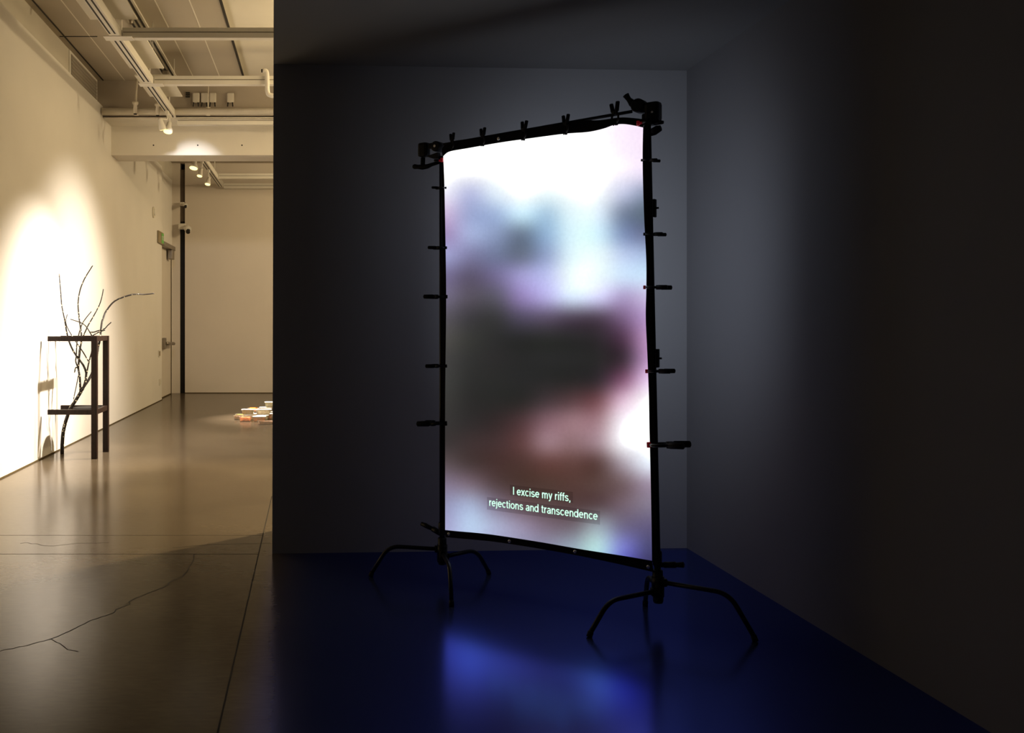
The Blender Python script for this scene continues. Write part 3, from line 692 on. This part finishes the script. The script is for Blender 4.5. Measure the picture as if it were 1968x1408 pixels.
# grotesque letters as centre-line strokes: x-height .72, cap height 1, (advance, strokes)
LET = {
 'I': (.30, [[(.15, 0), (.15, 1)]]),
 'i': (.27, [[(.135, 0), (.135, .72)], [(.135, .87), (.135, 1)]]),
 'j': (.27, [arc(.0, -.06, .135, .14, 270, 360, 6)+[(.135, .72)], [(.135, .87), (.135, 1)]]),
 'e': (.62, [[(.09, .38), (.53, .38)]+arc(.31, .36, .225, .30, 5, 318, 18)]),
 'c': (.58, [arc(.31, .36, .22, .30, 42, 318, 16)]),
 'o': (.64, [arc(.32, .36, .235, .30, 0, 360, 22)]),
 'x': (.56, [[(.07, 0), (.49, .72)], [(.07, .72), (.49, 0)]]),
 's': (.57, [arc(.285, .51, .185, .15, 25, 225, 10)+arc(.285, .205, .20, .145, 60, -155, 12)]),
 'm': (.92, [[(.13, 0), (.13, .72)], arc(.295, .47, .165, .19, 180, 0, 10)+[(.46, 0)], arc(.625, .47, .165, .19, 180, 0, 10)+[(.79, 0)]]),
 'n': (.62, [[(.13, 0), (.13, .72)], arc(.31, .45, .18, .21, 180, 0, 10)+[(.49, 0)]]),
 'r': (.40, [[(.13, 0), (.13, .72)], arc(.36, .42, .23, .24, 180, 88, 6)]),
 'y': (.56, [[(.07, .72), (.285, .06)], [(.49, .72), (.25, -.12), (.19, -.20), (.08, -.21)]]),
 'f': (.34, [[(.03, .66), (.32, .66)], [(.16, 0), (.16, .80)]+arc(.29, .80, .13, .14, 180, 90, 5)+[(.33, .94)]]),
 't': (.36, [[(.03, .66), (.33, .66)], [(.16, .90), (.16, .18)]+arc(.27, .18, .11, .12, 180, 270, 5)+[(.33, .06)]]),
 'a': (.60, [arc(.30, .50, .18, .16, 160, 0, 8)+[(.48, .14), (.50, .06), (.56, .05)], [(.48, .42)]+arc(.27, .20, .175, .15, 80, 270, 10)+arc(.27, .27, .21, .22, 280, 350, 5)]),
 'd': (.64, [[(.51, 0), (.51, 1)], arc(.29, .36, .22, .30, 0, 360, 22)]),
 ',': (.27, [[(.14, .14), (.14, -.02), (.09, -.14)]]), ' ': (.30, []),
}
def subtitle(s, xa, ya, xb):
    a = S(xa, ya, .006); wd = (S(xb, ya, .006).xy-a.xy).length; H_ = .0445; st = .142
    adv = sum(LET[c][0] for c in s); k = (wd/H_)/adv; bm = NB(); x = 0
    for n_, c in enumerate(s):
        A, strokes = LET[c]
        for path in strokes:
            p = [(x+u*k, v) for u, v in path]
            if p[0] != p[-1]:        # square ends half a stroke long only on open curves kept as drawn
                pass
            L, R = [], []
            for i, q in enumerate(p):
                q0, q1 = p[max(i-1, 0)], p[min(i+1, len(p)-1)]
                if p[0] == p[-1] and i in (0, len(p)-1): q0, q1 = p[-2], p[1]
                tx, ty = q1[0]-q0[0], q1[1]-q0[1]; l = math.hypot(tx, ty); nx, ny = -ty/l*st/2, tx/l*st/2
                f = lambda X, Y: bm.verts.new(a+SU*(X*H_)+UP*(Y*H_))
                L.append(f(q[0]+nx, q[1]+ny)); R.append(f(q[0]-nx, q[1]-ny))
            for i in range(len(p)-1): bm.faces.new((L[i], R[i], R[i+1], L[i+1]))
        x += A*k
    o = obj('subtitle_line', bm, TXT, scr); o['label'] = 'pale mint subtitle reading "%s"' % s
subtitle('I excise my riffs,', 985, 950, 1097)
subtitle('rejections and transcendence', 939.5, 971.5, 1149)
def shade(xa, ya, xb, dz, nm):
    a = S(xa, ya, .0035); L = (S(xb, ya).xy-S(xa, ya).xy).length; bm = NB()
    bm.faces.new([bm.verts.new(p) for p in (a, a+SU*L, a+SU*L-UP*dz, a-UP*dz)]); obj(nm, bm, SH, scr)
shade(936, 954.5, 1153, .073, 'caption_box')
shade(980, 931, 1101, .060, 'caption_box')

# ------------------------------------------------------------------ stands
def pole_at(side, py):
    x = 848.3+(py-320)*(1.7/763) if side == 'L' else 1246.5+(py-240)*(18.5/917)
    return S(x, py, -.035)
def rbox(bm, c, sx, sy, sz, bev=.006, rot=None): box(bm, c, (sx, sy, sz), rot or SR, bev)
def cstand(side, lab, hub_py, feet, bends, py_top, py_bot):
    c0 = pole_at(side, py_bot); base = Vector((c0.x, c0.y, 0))
    t = thing('light_stand', lab, 'light stand', base, 'black light stands holding the screen')
    bm = NB(); tube(bm, [pole_at(side, py_top), pole_at(side, (py_top+py_bot)/2), pole_at(side, py_bot)], [.0125, .0145, .0165], 14); obj('pole', bm, M['black_metal'], t)
    bm = NB(); tube(bm, [pole_at(side, hub_py-6), pole_at(side, hub_py-4), pole_at(side, py_bot-4), pole_at(side, py_bot)], [.020, .026, .026, .022], 18); col = obj('leg_collar', bm, M['black_metal'], t)
    for (fx, fy), (hy, zb, rb) in zip(feet, bends):
        f = F(fx, fy, .012); h = pole_at(side, hy)
        dirv = Vector((f.x-h.x, f.y-h.y, 0)); r = dirv.length; dirv.normalize()
        k = Vector((h.x, h.y, 0))+dirv*(r*rb)+Vector((0, 0, zb))
        bm = NB(); tube(bm, bent([h+dirv*.02, k, f], .07, 7), .0122, 12); lg = obj('leg', bm, M['black_metal'], t)
        dn = (f-k).normalized()
        bm = NB(); tube(bm, [f-dn*.02, f-dn*.018, f+Vector((0, 0, -.010))], [.0125, .0145, .0145], 12); obj('foot_cap', bm, M['black_rubber'], lg)
        bm = NB(); tube(bm, [h-UP*.028, h+UP*.028], .031, 16); box(bm, h+dirv*.03, (.03, .03, .04), bev=.004); obj('knuckle', bm, M['black_metal'], lg)
    return t
LS = cstand('L', 'black light stand at the left edge of the screen', 1038, [(712, 1104), (868, 1161), (940, 1100)], [(1055, .195, .74), (1063, .20, .80), (1070, .165, .72)], 300, 1084)
RS = cstand('R', 'black light stand at the right edge of the screen, nearest the camera', 1100, [(1132, 1220), (1452, 1228), (1240, 1160)], [(1135, .165, .72), (1117, .215, .74), (1128, .185, .80)], 236, 1158)
# joints along the pole
for st, side, pys in ((LS, 'L', (1012,)), (RS, 'R', (1068,))):
    for py in pys:
        c0 = pole_at(side, py)
        bm = NB(); tube(bm, [c0-UP*.05, c0-UP*.045, c0+UP*.02, c0+UP*.03], [.018, .023, .023, .018], 16); obj('riser_lock', bm, M['black_metal'], st)
for py0, py1 in ((383, 418), (670, 706)):
    c0 = pole_at('R', (py0+py1)/2)+SU*.022; bm = NB(); rbox(bm, c0, .014, .03, (py1-py0)*5.09/FPX, .004); pl = obj('cable_clip', bm, M['black_rubber'], RS)
    bm = NB(); tube(bm, [c0+SU*.005, c0+SU*.022], .005, 8); obj('screw', bm, M['black_metal'], pl)
# left top grip head
g = S(815, 288, -.046)
bm = NB(); rbox(bm, S(815, 288, -.046), .064, .055, .088, .016); rbox(bm, S(833, 280, -.046), .055, .035, .034, .008)
c0 = S(841.5, 282, -.046); tube(bm, [c0-SN*.034, c0-SN*.03, c0+SN*.03, c0+SN*.034], [.026, .031, .031, .026], 22)
hd = obj('grip_head', bm, M['black_metal'], LS)
bm = NB(); tube(bm, [S(813, 303, -.046), S(812.5, 318, -.046)], .014, 12); tube(bm, [S(794.5, 320, -.046), S(797, 320, -.046), S(803, 320.5, -.046), S(812, 321, -.046), S(822, 319.5, -.046), S(830, 316, -.046), S(845, 311.5, -.046)], [.012, .0155, .013, .0165, .014, .011, .010], 14); obj('tee_handle', bm, M['black_rubber'], hd)
bm = NB(); prism(bm, [S(825.5, 301.5, -.046), S(838, 297, -.046), S(846, 294, -.046), S(848, 306, -.046), S(838, 306, -.046), S(830, 303.5, -.046)], SN*.034); obj('wing_lever', bm, M['black_metal'], hd)
bm = NB(); tube(bm, [c0+SN*.034, c0+SN*.039], .008, 12); obj('bolt', bm, M['steel'], hd)
# right top grip head
bm = NB(); rbox(bm, S(1255.5, 215, -.046), .074, .07, .10, .016)
c0 = S(1229, 204, -.046); tube(bm, [c0-SN*.036, c0-SN*.03, c0+SN*.03, c0+SN*.036], [.030, .036, .036, .030], 22)
rbox(bm, S(1241, 208, -.046), .05, .05, .05, .008); rbox(bm, S(1247, 230, -.046), .06, .055, .062, .010)
hd = obj('grip_head', bm, M['black_metal'], RS)
bm = NB(); tube(bm, [S(1222, 203, -.046), S(1215, 198, -.046), S(1209, 191.5, -.046), S(1205, 186, -.046), S(1203, 183, -.046)], [.022, .020, .013, .0145, .017], 16); obj('tee_handle', bm, M['black_rubber'], hd)
bm = NB(); tube(bm, [S(1258, 237, -.046), S(1270, 235, -.046), S(1275, 235, -.046)], [.012, .011, .008], 12); obj('ring_screw', bm, M['black_metal'], hd)
bm = NB(); tube(bm, [S(1250, 258, -.046), S(1256, 253, -.046), S(1264, 248, -.046), S(1270, 246, -.046)], [.012, .021, .020, .015], 16); obj('lower_knob', bm, M['black_rubber'], hd)
bm = NB(); tube(bm, [S(1253, 215, -.012), S(1253, 215, -.007)], .006, 10); obj('bolt', bm, M['steel'], hd)
# bottom grips
bm = NB(); tube(bm, [S(846, 1024, -.046), S(832, 1016, -.046)], .017, 12); tube(bm, [S(832, 1016, -.046), S(820, 1010.5, -.046), S(810, 1006, -.046)], [.012, .0145, .0125], 12); tube(bm, [S(826, 1015, -.046), S(817, 1006.5, -.046)], .010, 10)
obj('lower_grip', bm, M['black_metal'], LS)
bm = NB(); tube(bm, [S(1258, 1085, -.046), S(1276, 1085, -.046), S(1277, 1085, -.046), S(1298, 1085, -.046), S(1300, 1085, -.046), S(1312, 1085, -.046), S(1314, 1085, -.046)], [.013, .013, .0165, .0165, .012, .0155, .013], 14)
obj('lower_grip', bm, M['black_metal'], RS)

# crossbar along the top
bm = NB(); tube(bm, [S(853, 277.5, -.03), S(1214.5, 214.2, -.03)], .0085, 12)
tag(recentre(obj('crossbar', bm, M['black_metal'])), 'thin black rod spanning the top of the screen between the stand heads', 'rod')

# ------------------------------------------------------------------ spring clamps: unit clamp, jaw tips at z=0, handles ending at z=1
def make_clamp(pad):
    t = thing('spring_clamp', '', 'clamp')
    for s in (-1, 1):
        bm = NB()
        tube(bm, [(0, s*.20, .50), (0, s*.27, .36), (0, s*.25, .18), (0, s*.09, .04)], [.05, .048, .045, .035], 8); jw = obj('jaw', bm, M['black_metal'], t, True)
        bm = NB(); box(bm, (0, s*.075, .012), (.15, .09, .09), bev=.02); jp = obj('jaw_pad', bm, M[pad], jw, True)
        if pad == 'red': jp['label'] = 'red jaw pad'
        bm = NB()
        tube(bm, [(0, s*.12, .42), (0, s*.11, .55), (0, s*.16, .62), (0, s*.27, .98), (0, s*.272, 1.0)], [.05, .062, .095, .088, .05], 10); obj('handle', bm, M['black_rubber'], t, True)
    bm = NB(); tube(bm, [(-.09, 0, .54), (.09, 0, .54)], .085, 12); obj('spring', bm, M['black_metal'], t, True)
    return t
protos = {}
def clamp(a, b_, spread, lab, group, pad='black_rubber'):
    """jaw tips at a, handle ends at b_, jaws opening along spread"""
    if pad in protos: o = copy_tree(protos[pad])
    else: o = protos[pad] = make_clamp(pad)
    z = (b_-a); L = z.length; z.normalize(); y = (spread-z*spread.dot(z)).normalized(); x = y.cross(z)
    R = basis(x, y, z)
    o.matrix_world = Matrix.Translation(a) @ R.to_4x4() @ Matrix.Diagonal((L, L, L, 1))
    o['label'] = lab; o['category'] = 'clamp'; o['group'] = group
g1 = 'spring clamps along the top rod'
tv = (SU*.80+SN*.60).normalized()
for (ax, ay, bx, by, n) in ((868.5, 287, 869, 256, 'first from the left'), (927, 280, 928, 246, 'second from the left'), (1005, 269, 1008, 232.5, 'third from the left'),
                            (1086, 258, 1087.5, 220.5, 'fourth from the left'), (1182.5, 240, 1181, 197, 'the largest, nearest the right head')):
    clamp(S(ax, ay), S(bx, by), tv, 'black spring clamp upright on the top rod, %s' % n, g1)
g2 = 'spring clamps along the right pole'
for (ax, bx, y, n) in ((1234, 1266, 308, 'small, topmost below the head'), (1239, 1277, 450, 'second from the top'), (1239.5, 1287, 552, 'third from the top, red pad'),
                       (1243.5, 1293, 713, 'fourth from the top'), (1248, 1321, 854, 'lowest and longest')):
    clamp(S(ax, y), S(bx, y+(1 if bx > 1300 else 0)), SN, 'black spring clamp right of the right pole, %s' % n, g2, 'red' if y > 500 else 'black_rubber')
g3 = 'spring clamps along the left pole'
for (ax, bx, y, n) in ((858, 834, 361, 'small, topmost below the head'), (859, 828, 476, 'second from the top'), (860, 821, 570, 'third from the top, mid-screen'),
                       (859, 824, 703, 'fourth from the top'), (859, 810, 813, 'lowest and longest')):
    clamp(S(ax, y), S(bx, y), SN, 'black spring clamp left of the left pole, %s' % n, g3)
for a, b_, lab in ((S(851.5, 309), S(838, 309), 'tiny red-tipped clamp at the top left corner of the screen'), (S(1228, 239), S(1250, 231), 'tiny red-tipped clamp at the top right corner of the screen')):
    bm = NB(); d = (b_-a)
    t = thing('corner_clip', lab, 'clip', a)
    tube(bm, [a+SN*.012, a+SN*.013+d*.4], [.007, .006], 8); tube(bm, [a+SN*.012-UP*.008, a+SN*.012+UP*.016], .008, 8); obj('tip', bm, M['red'], t)
    bm = NB(); tube(bm, [a+SN*.013+d*.4, a+SN*.02+d*1.0], [.008, .007], 8); obj('lever', bm, M['black_metal'], t)

# ------------------------------------------------------------------ light
def lamp(name, kind, loc, aim, power, col, size=.1, spot=60, blend=.5):
    l = bpy.data.lights.new(name, kind); l.energy = power; l.color = col
    if kind == 'AREA': l.size = size
    else: l.shadow_soft_size = size
    if kind == 'SPOT': l.spot_size = math.radians(spot); l.spot_blend = blend
    o = bpy.data.objects.new(name, l); C.objects.link(o); o.location = loc
    o.rotation_euler = (Vector(aim)-Vector(loc)).to_track_quat('-Z', 'Y').to_euler(); return o
WARM = (1, .765, .435); WARM2 = (1, .875, .73)
lamp('spot_stand', 'SPOT', (-.35, 11.75, 3.35), (XL, 11.15, .95), 1500, WARM2, .03, 70, 1.0)
lamp('spot_wall', 'SPOT', (.4, 12.6, 4.1), (XL, 13.0, .5), 1500, WARM2, .05, 82, 1.0)
lamp('gallery_key', 'POINT', (3.7, 11.6, 4.5), (0, 0, 0), 280, WARM, .10)
lamp('spot_floor', 'SPOT', (3.7, 11.4, 4.6), (-1.1, 9.0, 0), 3000, WARM, .10, 46, .7)
lamp('gallery_far', 'AREA', (2.2, 18.6, 4.6), (-2.0, 21.5, 1.2), 120, WARM, .8)
lamp('gallery_mid', 'AREA', (2.2, 13.0, 4.4), (-2.2, 13.5, 1.0), 40, WARM, 1.2)
lamp('spot_tubs', 'SPOT', (-2.1, 17.3, 4.2), (-.70, 16.1, 0), 4200, WARM2, .05, 34, 1.0)
ul = lamp('gallery_ceiling_fill', 'AREA', (1.4, 11.2, 3.4), (.2, 11.8, 5.1), 20, WARM, .6); ul.data.spread = math.radians(120)  # unseen fill added to brighten the ceiling, no fixture here
lamp('spot_beam', 'SPOT', (-2.0, 13.3, 4.35), (-1.90, 15.2, 3.85), 150, (.93, .93, 1.0), .04, 34, .7)
sc_ = S(1060, 500, -.06)
al = lamp('screen_back_fill', 'AREA', sc_, sc_-SN, 5.4, (.76, .85, 1.0), 1.0)  # unseen area light added behind the fabric to brighten the corner walls
al.data.shape = 'RECTANGLE'; al.data.size = 1.1; al.data.size_y = 1.4; al.data.spread = math.radians(115)
